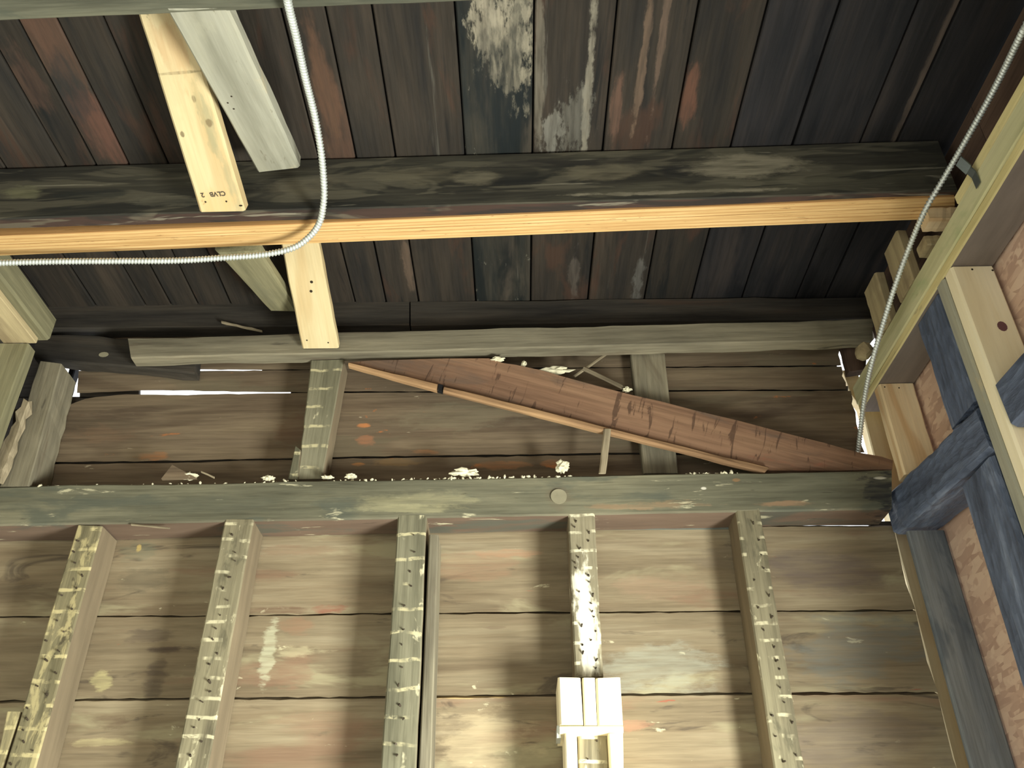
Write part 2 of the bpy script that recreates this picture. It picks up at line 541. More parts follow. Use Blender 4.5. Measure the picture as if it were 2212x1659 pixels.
def wallboard(name, top, bot, y, thick, mat, parent, left=None, right=None, step=22, rag=0.0012, slope=0.62):
    """one sheathing board: top and bottom edges as pixel polylines in the plane y; ends as pixel polylines (top to bottom)"""
    xa, xb = top[0][0], top[-1][0]
    n = max(2, int((xb - xa) / step))
    T = [(xa + (xb - xa) * i / n) for i in range(n + 1)]
    tp = [PY(x, lerp_line(top, x), y) for x in T]
    xa2, xb2 = bot[0][0], bot[-1][0]
    B = [(xa2 + (xb2 - xa2) * i / n) for i in range(n + 1)]
    bp = [PY(x, lerp_line(bot, x), y) for x in B]
    ph = random.random() * 50
    for i, p in enumerate(tp):
        p.z += mnoise.noise(Vector((i * 0.7, ph, 0))) * rag * 2 + random.uniform(-rag, rag) * 0.5
    for i, p in enumerate(bp):
        p.z += mnoise.noise(Vector((i * 0.7, ph, 9))) * rag * 2 + random.uniform(-rag, rag) * 0.5
    R = [PY(x, yy, y) for x, yy in right] if right else []
    Lf = [PY(x, yy, y) for x, yy in left] if left else []
    # strip of quads between the edges keeps the outline cheap and clean
    pts = tp + R + bp[::-1] + Lf[::-1]
    d = Vector((0, thick, thick * slope))
    c1 = Vector((0, 0.0015, 0))
    return polyprism(name, pts, d, mat, parent)


# ------------------------------------------------------------------ the setting
RC = lambda y: 1931 + 0.2673 * (y - 1154)
wb = empty('wall_back', (0, 2.1, 0))
wb['kind'] = 'structure'
YW, TH = 2.1, 0.018
J1 = [(-150, 1332), (0, 1331), (525, 1329), (800, 1324.5), (1226, 1322), (1500, 1319.5), (1978, 1317)]
J2 = [(-150, 1517), (0, 1514), (150, 1510), (495, 1506.5), (750, 1504.5), (1200, 1499.5), (1500, 1497), (2026, 1495)]
sh = lambda ln, d: [(x, y + d) for x, y in ln]
# rows above the girt
wallboard('sheathing_board', [(201, 630), (1785, 620)], [(203, 797), (425, 797.5), (470, 798), (560, 799), (1700, 790), (1817, 789)], YW, TH, m_wallup, wb,
          right=[(1795, 690), (1806, 745), (1814, 756), (1811, 766), (1815, 778)])
wallboard('sheathing_board', [(170, 801), (425, 801.5), (500, 801), (562, 800), (600, 800), (1700, 793), (1818, 792)],
          [(166, 849), (310, 843), (400, 844), (500, 845.5), (620, 847.5), (740, 845.5), (1000, 845), (1828, 841)], YW, TH, m_wallup, wb,
          right=[(1821, 805), (1819, 812), (1827, 826)])
wallboard('sheathing_board', [(30, 884), (125, 882), (150, 876), (176, 862), (240, 854), (300, 852), (400, 853), (470, 851), (540, 850.5), (620, 849), (740, 848.5), (1000, 847.5), (1838, 844)],
          [(20, 997), (100, 998), (300, 996.5), (740, 987), (1300, 978.5), (1868, 978)], YW, TH, m_wallup, wb,
          right=[(1842, 862), (1840, 872), (1848, 890), (1850, 915), (1856, 935), (1858, 955)])
wallboard('sheathing_board', [(10, 1003), (100, 1003), (300, 1001), (740, 991.5), (1300, 983), (1869, 982)],
          [(-10, 1096), (1895, 1080)], YW, TH, m_wallup, wb)
# rows below the girt
wallboard('sheathing_board', [(-150, 1152), (560, 1144), (930, 1139), (1930, 1137.5)], J1, YW, TH, m_walldn, wb, right=[(RC(1200), 1200), (RC(1260) - 3, 1260)])
wallboard('sheathing_board', sh(J1, 3.5), J2, YW, TH, m_walldn, wb, right=[(RC(1370), 1370), (RC(1430) - 2, 1430)])
J3 = [(-150, 1704), (2080, 1692)]
wallboard('sheathing_board', sh(J2, 5.5), J3, YW, TH, m_walldn, wb, right=[(RC(1560), 1560), (RC(1640) - 2, 1640)])
wallboard('sheathing_board', sh(J3, 4), [(-150, 1900), (2130, 1885)], YW, TH, m_walldn, wb)
wallboard('sheathing_board', [(-150, 1905), (2130, 1890)], [(-150, 2700), (2340, 2680)], YW, TH, m_walldn, wb)
# outer siding with the open joints that let daylight in
YS = 2.126
def siding(x0, x1, y0, y1, xr=None, name='siding_board'):
    xr0, xr1 = (x1, x1) if xr is None else xr
    q = [PY(x0, y0, YS), PY(xr0, y0, YS), PY(xr1, y1, YS), PY(x0, y1, YS)]
    return polyprism(name, q, (0, 0.012, 0.004), m_siding, wb)
siding(-220, 0, 1146, 2700, (RC(1146) - 4, RC(2700) - 4))
siding(-220, 925, 1124, 1148)
siding(-220, 0, 857, 1134, (1836, 1885))
siding(-220, 163, 600, 790)
siding(-220, 127, 784, 860)
siding(172, 300, 838, 860)
siding(628, 1832, 834, 860)
siding(176, 0, 803, 840, (1808, 1818))
siding(176, 422, 792, 805)
siding(566, 1808, 788, 806)
siding(205, 0, 600, 795, (1770, 1800))
siding(1768, 2000, 600, 756, (2000, 1868))
siding(1880, 1932, 1126, 1150)
ytimber('batten', [(150, 792), (164, 792), (139, 875), (124, 875)], 2.15, 0.03, m_dark, wb)
polyprism('flashing_strip', [PY(565, 1140, 2.097), PY(930, 1136.5, 2.097), PY(1580, 1136, 2.097), PY(1582, 1143, 2.097), PY(930, 1146, 2.097), PY(566, 1151, 2.097)], (0, 0.002, 0), m_flash, wb)

# ceiling: roof deck boards that run away from the camera
ce = empty('ceiling', (0, 1.2, 1.62))
ce['kind'] = 'structure'
ZC = 1.62
edges = [-1.52, -1.36, -1.22, -1.075, -1.0, -0.92, -0.825, -0.705, -0.584, -0.46, -0.37, -0.275, -0.107, 0.054, 0.222, 0.387, 0.527, 0.674, 0.834, 0.922, 1.06]
for i, (x0, x1) in enumerate(zip(edges, edges[1:])):
    g = 0.0022
    dz = random.uniform(0, 0.003)
    sk = random.uniform(-0.003, 0.003)
    mat = m_deckwhite if -0.12 < x0 < 0.0 else (m_deckblack if x0 > 0.5 else m_deck)
    A = (Vector((x0 + g, 0.25, ZC + dz)), Vector((x1 - g, 0.25, ZC + dz)), Vector((x1 - g, 0.25, ZC + 0.022)), Vector((x0 + g, 0.25, ZC + 0.022)))
    B = tuple(p + Vector((0, 1.87, 0)) for p in A)
    timber('deck_board', A, B, mat, ce, ch=0.0025, nseg=10, jit=0.0006, front=Vector((0, 0, -1)))
box('roofing_sheet', -1.6, 1.2, 0.2, 2.16, ZC + 0.026, ZC + 0.034, m_dark, ce, length='x')
box('roofing_sheet', -1.6, 1.2, -2.4, 0.24, ZC, ZC + 0.03, m_shell, ce, length='x')

# right wall: strand board outside of the studs, a window opening nearer the camera
wr = empty('wall_right', (1.06, 1.0, 0))
wr['kind'] = 'structure'
XO = 1.052
def rpanel(name, y0, y1, z0, z1, mat, th=0.012):
    return box(name, XO, XO + th, y0, y1, z0, z1, mat, wr, length='y', face=(-1, 0, 0), jit=0.0, ch=0.001)
rpanel('strand_panel', 1.24, 2.15, -1.6, 1.345, m_osb)
rpanel('strand_panel', 0.36, 1.238, 0.06, 1.345, m_osb)
rpanel('strand_panel', 0.36, 1.238, -1.6, -0.95, m_osb)
rpanel('strand_panel', -2.3, 0.358, -1.6, 1.345, m_osb)
rpanel('upper_board', -2.3, 1.36, 1.347, 1.618, m_darkboard)
rpanel('upper_board', 1.362, 2.1, 1.347, 1.618, m_darkboard)

# the rest of the room, out of the picture
def shell(name, x0, x1, y0, y1, z0, z1):
    o = box(name, x0, x1, y0, y1, z0, z1, m_shell, None, length='x', jit=0, ch=0.001, nseg=1)
    o['kind'] = 'structure'
    return o
shell('floor', -1.6, 1.2, -2.4, 2.15, -1.66, -1.6)
shell('wall_left', -1.46, -1.42, -2.3, 2.09, -1.6, 1.6)
shell('wall_rear', -1.46, 1.05, -2.34, -2.3, -1.6, 1.6)

# ------------------------------------------------------------------ joists and beams overhead
# near joist along the top edge of the picture
a, b_ = PZ(-60, 48, 1.45), PZ(1120, -2, 1.45)
da = (b_ - a)
A = (a + Vector((0, -0.05, 0)), a, a + Vector((0, 0, 0.168)), a + Vector((0, -0.05, 0.168)))
B = tuple(p + da * 1.92 for p in A)
o = timber('ceiling_joist', A, B, m_joist0, front=Vector((0, 0, -1)), nseg=24, jit=0.0012)
thing(o, 'old grey joist cut off by the top edge of the photo', 'joist', 'old ceiling joists')
# second joist with water marks
A = []
for (px, py), y in (((-330, 515), 1.506), ((2068, 410), 1.46)):
    f = PY(px, py, y)
    f.z = 1.452
    A.append(f)
l, r = A
dz = Vector((0, 0, 0.166))
dy = Vector((0, 0.036, 0))
o = timber('ceiling_joist', (l, l + dz, l + dz + dy, l + dy), (r, r + dz, r + dz + dy, r + dy), m_joist, front=Vector((0, -1, 0)), nseg=30, jit=0.0014)
thing(o, 'blackened old joist with pale water marks above the laminated beam', 'joist', 'old ceiling joists')
# laminated beam
l0, l1 = PZ(-330, 523.7, 1.446), PZ(-330, 566, 1.446)
r0, r1 = PZ(2062, 425, 1.446), PZ(2062, 472, 1.446)
hz = Vector((0, 0, 0.165))
lb = empty('laminated_beam', (l0 + r1) / 2)
thing(lb, 'new orange laminated veneer beam running the full width under the roof deck', 'beam')
lm, rm = l0.lerp(l1, 0.45), r0.lerp(r1, 0.45)
e = Vector((0, 0.0012, 0))
timber('veneer_board', (l0, lm - e, lm - e + hz, l0 + hz), (r0, rm - e, rm - e + hz, r0 + hz), m_lvl, lb, front=Vector((0, 0, -1)), nseg=10, jit=0.0004, ch=0.0015)
timber('veneer_board', (lm, l1, l1 + hz, lm + hz), (rm, r1, r1 + hz, rm + hz), m_lvl, lb, front=Vector((0, 0, -1)), nseg=10, jit=0.0004, ch=0.0015)

# shims under the right end of the beam
o = box('shim_block', 0.955, 1.03, 1.50, 1.545, 1.404, 1.442, m_pinegrain, length='x')
thing(o, 'small orange wooden block under the right end of the laminated beam', 'block')
o = box('shim_block', 0.960, 1.035, 1.55, 1.60, 1.372, 1.402, m_pineold, length='x')
thing(o, 'pale shim block behind the orange block at the beam end', 'block')


# ------------------------------------------------------------------ cross braces between the joists
def brace(name, q, p0, p1, mat, thick=0.036, **kw):
    """q: start-left, start-right, end-right, end-left pixels on the sloping plane through p0 and p1 (y, z)"""
    d = Vector((0, p1[0] - p0[0], p1[1] - p0[1])).normalized()
    n = Vector((0, d.z, -d.y))
    if n.z > 0:
        n = -n
    P = Vector((0, p0[0], p0[1]))
    a0, a1, b1, b0 = [PP(x, y, P, n) for x, y in q]
    t = -n * thick
    return timber(name, (a0, a1, a1 + t, a0 + t), (b0, b1, b1 + t, b0 + t), mat, front=n, **kw), n, P


def disc(name, c, n, r, th, mat, parent, seg=12, ell=1.0, up=(0, 0, 1)):
    n = Vector(n).normalized()
    u = Vector(up)
    u = (u - n * u.dot(n)).normalized()
    v = n.cross(u)
    vs = []
    for k in range(seg):
        a = 2 * math.pi * k / seg
        vs.append(c + u * math.cos(a) * r * ell + v * math.sin(a) * r)
    vs2 = [p + n * th for p in vs]
    fs = [tuple(range(seg)), tuple(range(seg, 2 * seg))] + [(k, (k + 1) % seg, seg + (k + 1) % seg, seg + k) for k in range(seg)]
    return put(name, vs + vs2, fs, mat, frame_of(u, n, c), parent)


GB = 'new cross braces between the joists'
br, n, P = brace('cross_brace', [(283, -20), (388, -20), (529, 456), (432, 458)], (1.458, 1.42), (1.0, 1.58), m_pine, ch=0.005)
thing(br, 'yellow pine cross brace with ink stamp, nailed low on the blackened joist', 'brace', GB)
br1, n1_, P1 = br, n, P
for x, y in ((444, 436), (489, 435)):
    disc('nail_hole', PP(x, y, P, n), n, 0.0022, 0.0006, m_hole, br)
disc('bark_spot', PP(520, 444, P, n), n, 0.004, 0.0007, m_hole, br, ell=0.5)
# ink stamp: four unreadable inked characters, upside down
cu = bpy.data.curves.new('stamp_text', 'FONT')
cu.body = 'CLVB   2'
cu.size = 0.015
cu.offset = 0.0004
cu.extrude = 0.0002
to = bpy.data.objects.new('stamp_text', cu)
COL.objects.link(to)
bpy.context.view_layer.update()
dg = bpy.context.evaluated_depsgraph_get()
me = bpy.data.meshes.new_from_object(to.evaluated_get(dg))
bpy.data.objects.remove(to)
so = bpy.data.objects.new('ink_stamp', me)
me.materials.append(m_ink)
COL.objects.link(so)
pr, pl_ = PP(486, 413, P, n), PP(447, 416, P, n)
so.parent = br
so.matrix_parent_inverse = world_of(br).inverted()
so.matrix_basis = frame_of(pl_ - pr, n, pr + n * 0.0008)
# grey one
br, n, P = brace('cross_brace', [(358, 18), (492, 18), (648, 362), (556, 372)], (1.455, 1.525), (0.985, 1.452), m_pinegrey, ch=0.005)
thing(br, 'grey weathered cross brace crossing beside the yellow stamped brace', 'brace', GB)
for x, y in ((500, 208), (492, 222), (505, 235)):
    disc('nail_hole', PP(x, y, P, n), n, 0.002, 0.0006, m_hole, br)
# far bay
br, n, P = brace('cross_brace', [(604, 515), (686, 515), (731, 752), (652, 753)], (1.962, 1.425), (1.66, 1.56), m_pine, thick=0.03, ch=0.004)
thing(br, 'yellow pine cross brace nailed to the front of the top plate', 'brace', GB)
for x, y in ((663, 735), (709, 740)):
    disc('nail_hole', PP(x, y, P, n), n, 0.0022, 0.0006, m_hole, br)
for x, y in ((673, 609), (672, 629)):
    disc('knot', PP(x, y, P, n), n, 0.004, 0.0006, m_hole, br)
br, n, P = brace('cross_brace', [(464, 545), (562, 545), (642, 672), (582, 672)], (1.98, 1.527), (1.63, 1.446), m_olive, thick=0.03, ch=0.006, endjit=0.003)
thing(br, 'grey split-ended cross brace reaching the roof deck behind the laminated beam', 'brace', GB)

# ------------------------------------------------------------------ top of the back wall
o = ytimber('rim_board', [(-60, 655), (-60, 711), (884, 701), (884, 650)], 2.045, 0.05, m_rim, nseg=14, jit=0.002)
thing(o, 'dark rim board under the deck, left length over the bowed plate', 'board', 'dark rim boards')
o = ytimber('rim_board', [(887, 650), (887, 703), (1930, 686), (1930, 640)], 2.045, 0.05, m_rim, nseg=14, jit=0.002)
thing(o, 'dark rim board under the deck, right length ending at the right wall', 'board', 'dark rim boards')
o = ytimber('top_plate', [(276, 729), (283, 773), (1885, 733), (1885, 688)], 1.998, 0.045, m_plate, nseg=40, jit=0.0022, ch=0.004)
thing(o, 'long grey brown horizontal plate at the head of the back wall', 'beam')
o = ytimber('splice_board', [(76, 717), (74, 774), (420, 806), (426, 738)], 2.05, 0.045, m_rim, nseg=10, jit=0.002, ch=0.005)
thing(o, 'short dark tilted board with a knot behind the left end of the long plate', 'board')
disc('knot', PY(224, 766, 2.049), (0, -1, 0), 0.014, 0.001, m_washer, o, ell=0.6)
o = ytimber('splinter', [(478, 692), (478, 697), (566, 716), (566, 712)], 2.03, 0.008, m_lathw)
thing(o, 'thin pale splinter stuck in the dark gap above the long plate', 'scrap')

# ------------------------------------------------------------------ girt and posts
gi = ytimber('wall_girt', [(-200, 1054.6), (-200, 1139.6), (1926, 1099), (1926, 1015)], 2.0, 0.098, m_girt, nseg=60, jit=0.0016, ch=0.004)
thing(gi, 'thick grey green girt spanning the back wall above the studs', 'beam')
disc('round_washer', PY(1207, 1073, 2.0), (0, -1, 0), 0.020, 0.003, m_washer, gi, seg=24)
PG = 'short posts above the girt'
o = ytimber('cripple_post', [(671, 779), (742, 777), (695, 1034), (642, 1035)], 2.028, 0.07, m_studgrey, nseg=10, jit=0.001)
thing(o, 'short plaster-stained post standing on the girt under the yellow brace', 'post', PG)
p = o
ytimber('side_strip', [(637, 962), (649, 972), (643, 1036), (622, 1035)], 2.02, 0.02, m_studgrey, p, nseg=3)
o = ytimber('cripple_post', [(1362, 764), (1436, 764), (1466, 1022), (1391, 1022)], 2.062, 0.036, m_plate, nseg=8)
thing(o, 'short dark post half hidden behind the fallen reddish plank', 'post', PG)
o = ytimber('corner_post', [(86, 780), (133, 786), (62, 1050), (-2, 1050)], 2.0, 0.098, m_plate, nseg=10, jit=0.002)
thing(o, 'dark corner post at the left end of the girt, beside the sky hole', 'post')
o = ytimber('split_piece', [(48, 862), (63, 868), (2, 1035), (-22, 1010)], 1.975, 0.02, m_lathw, nseg=10, jit=0.005, endjit=0.012)
thing(o, 'yellow splintered sliver hanging on the left corner post', 'scrap')
o = ytimber('wall_stud', [(-76, 742), (62, 742), (-35, 1010), (-190, 1010)], 1.93, 0.04, m_olive, nseg=8)
thing(o, 'grey green stud cut off by the left edge, under the left plate end', 'stud')

# left wall plate with its layers
lp = empty('left_plate', (-1.3, 1.5, 1.46))
thing(lp, 'greenish new plate with yellow underside entering at the left edge', 'beam')
box('treated_board', -1.36, -1.262, 0.4, 1.95, 1.432, 1.508, m_olive, lp, length='y', face=(1, 0, 0), ch=0.006)
box('lower_board', -1.375, -1.285, 0.4, 1.935, 1.412, 1.430, m_pineold, lp, length='y', face=(0, 0, -1), ch=0.002)
# ------------------------------------------------------------------ fallen plank and debris above the girt
outline = [(753, 783), (800, 779), (880, 777), (960, 774), (1058, 774), (1085, 784), (1115, 788), (1135, 793), (1170, 800), (1210, 812), (1250, 823),
           (1300, 836), (1365, 853), (1430, 868), (1500, 886), (1600, 910), (1700, 936), (1780, 957), (1855, 977), (1905, 986), (1928, 994),
           (1928, 1014), (1800, 1016), (1664, 1016), (1500, 974), (1300, 921), (1100, 869), (955, 831), (850, 806)]
pk = polyprism('fallen_plank', [PY(x, y, 2.02) for x, y in outline], (0, 0.02, 0), m_plank, xdir=PY(1660, 1015, 2.02) - PY(755, 783, 2.02), rag=0.0008)
thing(pk, 'reddish brown rotten plank sloping down to the right above the girt', 'board')
ytimber('trim_strip', [(753, 781), (752, 789), (943, 842), (945, 828)], 2.0, 0.02, m_trim, pk, nseg=6, ch=0.004)
ytimber('trim_strip', [(960, 832), (957, 846), (1653, 1019), (1662, 1008)], 2.0, 0.02, m_trim, pk, nseg=16, ch=0.005, jit=0.0014)
ytimber('trim_tie', [(947, 828), (946, 843), (955, 846), (957, 831)], 2.004, 0.016, m_dark, pk, nseg=2, ch=0.001)
o = ytimber('lath_stick', [(1304, 926), (1320, 926), (1309, 1021), (1294, 1021)], 1.996, 0.008, m_lathw, nseg=4)
thing(o, 'upright grey lath between the fallen plank and the girt', 'lath')
GL = 'loose lath scraps on the fallen plank'
o = ytimber('lath_scrap', [(1314, 764), (1308, 762), (1237, 810), (1243, 814)], 2.045, 0.006, m_lathw, nseg=4, jit=0.001)
thing(o, 'lath scrap leaning up to the right under the long plate', 'lath', GL)
o = ytimber('lath_scrap', [(1262, 790), (1258, 798), (1357, 846), (1362, 838)], 2.030, 0.008, m_lathw, nseg=4, jit=0.001)
thing(o, 'lath scrap sloping down to the right beside the dark short post', 'lath', GL)
o = polyprism('wood_chip', [PY(348, 1034, 1.999), PY(372, 1004, 1.999), PY(424, 1032, 1.999)], (0, 0.01, 0), m_wallup)
thing(o, 'brown triangular wood chip standing on the girt', 'scrap')
o = ytimber('lath_sliver', [(434, 1016), (434, 1020), (462, 1033), (463, 1029)], 1.998, 0.005, m_lathw, nseg=2)
thing(o, 'tiny pale sliver lying on the girt beside the triangular chip', 'scrap')
o = ytimber('lath_sliver', [(283, 1129), (283, 1134), (366, 1142), (366, 1139)], 1.996, 0.005, m_lathw, nseg=3)
thing(o, 'thin pale sliver hanging below the girt near the leftmost studs', 'scrap')


def chunk(name, c, rx, ry, rz, mat, sub=3, rag=0.8, parent=None):
    bm = bmesh.new()
    bmesh.ops.create_icosphere(bm, subdivisions=sub, radius=1)
    ph = random.random() * 99
    vs = []
    for v in bm.verts:
        k = 1 + rag * mnoise.noise(v.co * 2.3 + Vector((ph, ph, 0)))
        vs.append(Vector((v.co.x * rx * k, v.co.y * ry * k, v.co.z * rz * k)) + c)
    fs = [tuple(v.index for v in f.verts) for f in bm.faces]
    bm.free()
    return put(name, vs, fs, mat, None, parent)


GP = 'plaster lumps left on the timbers'
for (px, py, y, rw, rh, lab) in (
        (1216, 1008, 2.012, 0.016, 0.016, 'cream plaster lump on the girt above the round washer'),
        (1000, 1021, 2.012, 0.034, 0.010, 'low wide plaster lump on the girt under the fallen plank'),
        (1200, 801, 2.032, 0.040, 0.012, 'long cream plaster lump on top of the fallen plank'),
        (1131, 787, 2.032, 0.007, 0.010, 'small pointed grey plaster bit on the fallen plank'),
        (1075, 776, 2.018, 0.016, 0.005, 'white plaster flake where the fallen plank meets the long plate'),
        (1355, 842, 2.03, 0.011, 0.006, 'plaster bit at the lower end of the sloping lath scrap'),
        (405, 1029, 2.008, 0.026, 0.008, 'pale plaster lump on the girt behind the triangular chip'),
        (580, 1033, 2.006, 0.014, 0.006, 'plaster lump on the girt just left of the plaster-stained post'),
        (708, 1031, 2.006, 0.014, 0.004, 'flat white plaster bit at the right foot of the plaster-stained post'),
        (757, 1029, 2.01, 0.014, 0.006, 'squarish plaster bit on the girt right of the plaster-stained post')):
    thing(chunk('plaster_lump', PY(px, py, y), rw, 0.008, rh, m_plaster), lab, 'plaster', GP)
# crumbs
bm = bmesh.new()
for k in range(170):
    px = random.choice([random.uniform(70, 640), random.uniform(700, 1260), random.uniform(860, 1160), random.uniform(1480, 1600)])
    py = 1051.5 - (px + 0) * 36.5 / 1926
    c = PY(px, py, 2.0) + Vector((0, random.uniform(0.001, 0.012), random.uniform(-0.001, 0.003)))
    r = random.uniform(0.0015, 0.0052)
    m4 = Matrix.Translation(c) @ Matrix.Rotation(random.random() * 6, 4, 'Y') @ Matrix.Diagonal((r * random.uniform(1, 1.8), r, r * random.uniform(0.5, 0.9), 1))
    bmesh.ops.create_icosphere(bm, subdivisions=1, radius=1, matrix=m4)
me = bpy.data.meshes.new('plaster_crumbs')
bm.to_mesh(me)
bm.free()
me.materials.append(m_plaster)
o = bpy.data.objects.new('plaster_crumbs', me)
COL.objects.link(o)
o['kind'] = 'stuff'
thing(o, 'row of small white plaster crumbs along the top of the girt', 'plaster')


# ------------------------------------------------------------------ studs below the girt
def nails(parent, q, y, n, two=False, mat=None, seed=0, span=(0.05, 0.98)):
    rnd = random.Random(seed)
    bm = bmesh.new()
    for k in range(n):
        t = span[0] + (span[1] - span[0]) * (k + rnd.uniform(-0.3, 0.3)) / n
        s = rnd.choice((0.28, 0.72)) + rnd.uniform(-0.12, 0.12) if two else 0.5 + rnd.uniform(-0.16, 0.16)
        lx = q[0][0] + (q[3][0] - q[0][0]) * t
        rx = q[1][0] + (q[2][0] - q[1][0]) * t
        py = q[0][1] + (q[3][1] - q[0][1]) * t
        c = PY(lx + (rx - lx) * s, py, y)
        ln = rnd.uniform(0.003, 0.010)
        rot = Matrix.Rotation(math.pi / 2 + rnd.uniform(-0.5, 0.5), 4, 'X') @ Matrix.Rotation(rnd.uniform(-0.4, 0.4), 4, 'Y')
        bmesh.ops.create_cone(bm, cap_ends=True, segments=6, radius1=rnd.uniform(0.0014, 0.0024), radius2=rnd.uniform(0.0014, 0.0026), depth=ln * 2,
                              matrix=Matrix.Translation(c) @ rot)
    me = bpy.data.meshes.new('nail_stubs')
    bm.to_mesh(me)
    bm.free()
    me.materials.append(mat or m_nail)
    o = bpy.data.objects.new('nail_stubs', me)
    COL.objects.link(o)
    o['kind'] = 'stuff'
    o.parent = parent
    o.matrix_parent_inverse = world_of(parent).inverted()
    return o


GS = 'old studs below the girt'
def stud(q, mat, label, n, two=False, seed=1, y=2.0):
    o = ytimber('wall_stud', q, y, 0.098, mat, nseg=16, jit=0.0014, ch=0.0035)
    thing(o, label, 'stud', GS)
    nails(o, q, y, n, two, seed=seed)
    return o
def ext(tl, tr, bl, br_, y=1900):
    k = (y - tl[1]) / (bl[1] - tl[1])
    return [tl, tr, (tr[0] + (br_[0] - tr[0]) * k, y), (tl[0] + (bl[0] - tl[0]) * k, y)]
stud(ext((166, 1134), (221, 1136), (10, 1659), (76, 1659)), m_studyellow, 'old stud with speckled yellow plaster, leftmost under the girt', 30, True, 3)
stud(ext((486, 1122), (548, 1122), (377, 1659), (449, 1659)), m_stud, 'old stud with pale lath stripes, second under the girt from the left', 26, False, 4)
stud(ext((860, 1113), (922, 1113), (822, 1659), (899, 1659)), m_studgrey, 'grey green old stud with a narrow strip on its right side', 18, False, 5)
st_d = stud([(1227, 1107), (1284, 1105), (1303, 1461), (1242, 1463)], m_studwhite, 'old stud whitened with plaster, cut off above the pale header block', 22, True, 6)
stud(ext((1588, 1096), (1641, 1099), (1672, 1659), (1738, 1659)), m_stud, 'old plaster-striped stud nearest the right wall corner', 26, True, 8)
o = ytimber('furring_strip', ext((927, 1155), (947, 1155), (904, 1659), (931, 1659)), 2.004, 0.09, m_plate, nseg=10, jit=0.0012)
thing(o, 'narrow brown strip fixed beside the grey green stud', 'board')
o = ytimber('stud_block', ext((14, 1537), (44, 1537), (-12, 1659), (5, 1659)), 2.002, 0.09, m_studyellow, nseg=4)
thing(o, 'short stud piece at the lower left corner beside the yellow-specked stud', 'block')

# header of new lumber around the cut stud
hd = empty('stud_header', PY(1276, 1570, 1.98))
thing(hd, 'pale new lumber header block with cap and two legs around the cut stud', 'header')
ytimber('header_board', [(1205, 1463), (1254, 1464), (1260, 1565), (1209, 1565)], 1.955, 0.14, m_header, hd, nseg=3, ch=0.004, jit=0.0005)
ytimber('header_board', [(1258, 1464), (1285, 1464), (1290, 1566), (1262, 1566)], 1.957, 0.14, m_header, hd, nseg=3, ch=0.003, jit=0.0005)
ytimber('header_board', [(1287, 1465), (1340, 1463), (1346, 1566), (1291, 1566)], 1.955, 0.14, m_header, hd, nseg=3, ch=0.004, jit=0.0005)
ytimber('header_cap', [(1209, 1568), (1209, 1583), (1347, 1582), (1346, 1567)], 1.957, 0.14, m_header, hd, nseg=3, ch=0.002, jit=0.0005)
ytimber('header_leg', ext((1220, 1584), (1246, 1584), (1222, 1659), (1248, 1659)), 1.96, 0.135, m_header, hd, nseg=6, ch=0.003, jit=0.0005)
ytimber('header_leg', ext((1314, 1584), (1346, 1583), (1318, 1659), (1347, 1659)), 1.96, 0.135, m_header, hd, nseg=6, ch=0.003, jit=0.0005)
q = ext((1248, 1585), (1312, 1585), (1250, 1659), (1314, 1659))
o = ytimber('wall_stud', q, 1.99, 0.105, m_studwhite, nseg=6)
thing(o, 'lower end of the plastered stud between the two header legs', 'stud', GS)
nails(o, q, 1.99, 8, True, seed=12)
o = ytimber('steel_clip', [(1203, 1567), (1203, 1594), (1212, 1594), (1210, 1567)], 1.975, 0.06, m_steel, hd, nseg=2, ch=0.0005, jit=0)

# ------------------------------------------------------------------ right wall framing
XI = 0.95
cs = ytimber('corner_stud', ext((1858, 868), (1918, 868), (2064, 1659), (2124, 1659)), 2.142, 0.04, m_pine, nseg=10)
thing(cs, 'yellow new stud in the corner showing past the board ends', 'stud')
GR = 'studs of the right wall'
o = box('wall_stud', XI + 0.003, XI + 0.093, 1.95, 1.99, 0.985, 1.249, m_pinegrain, face=(0, -1, 0), ch=0.004)
thing(o, 'new striped pine stud between the burnt side girt and the green plate', 'stud', GR)
for x, y in ((1911, 836), (1942, 838)):
    disc('nail_hole', PY(x, y, 1.95), (0, -1, 0), 0.002, 0.0006, m_hole, o)
o = box('wall_stud', XI + 0.006, XI + 0.098, 2.022, 2.038, -1.6, 0.868, m_greystud, face=(0, -1, 0), ch=0.004)
thing(o, 'slate grey upright board below the burnt side girt, beside the yellow corner stud', 'stud', GR)
o = box('wall_stud', XI + 0.002, XI + 0.096, 1.575, 1.725, -1.6, 0.835, m_char_haze, face=(-1, 0, 0), ch=0.008, nseg=24, jit=0.003)
thing(o, 'thick charred stud with haze-blue tint below the burnt side girt', 'stud', GR)
o = box('wall_stud', XI + 0.01, XI + 0.098, 1.575, 1.70, 0.965, 1.249, m_char_haze, face=(-1, 0, 0), ch=0.006, nseg=8, jit=0.002)
thing(o, 'charred stud above the burnt side girt, behind the pale double stud', 'stud', GR)
s3 = empty('double_stud', (XI + 0.04, 1.52, 0))
thing(s3, 'pale new double stud with a dark knot, standing against the green plate', 'stud', GR)
box('stud_board', XI, XI + 0.09, 1.524, 1.561, -1.6, 1.249, m_pinegrey, s3, face=(-1, 0, 0), ch=0.005)
kb = box('stud_board', XI + 0.002, XI + 0.095, 1.484, 1.5225, -1.6, 1.249, m_header, s3, face=(0, -1, 0), ch=0.005)  # flare brightness put into this board's colour via the pale lumber
disc('knot', PY(2165, 705, 1.484), (0, -1, 0), 0.010, 0.0008, m_knot, kb, ell=1.25)
for x, y in ((2100, 582), (2144, 584)):
    disc('nail_hole', PY(x, y, 1.484), (0, -1, 0), 0.0024, 0.0006, m_hole, kb)
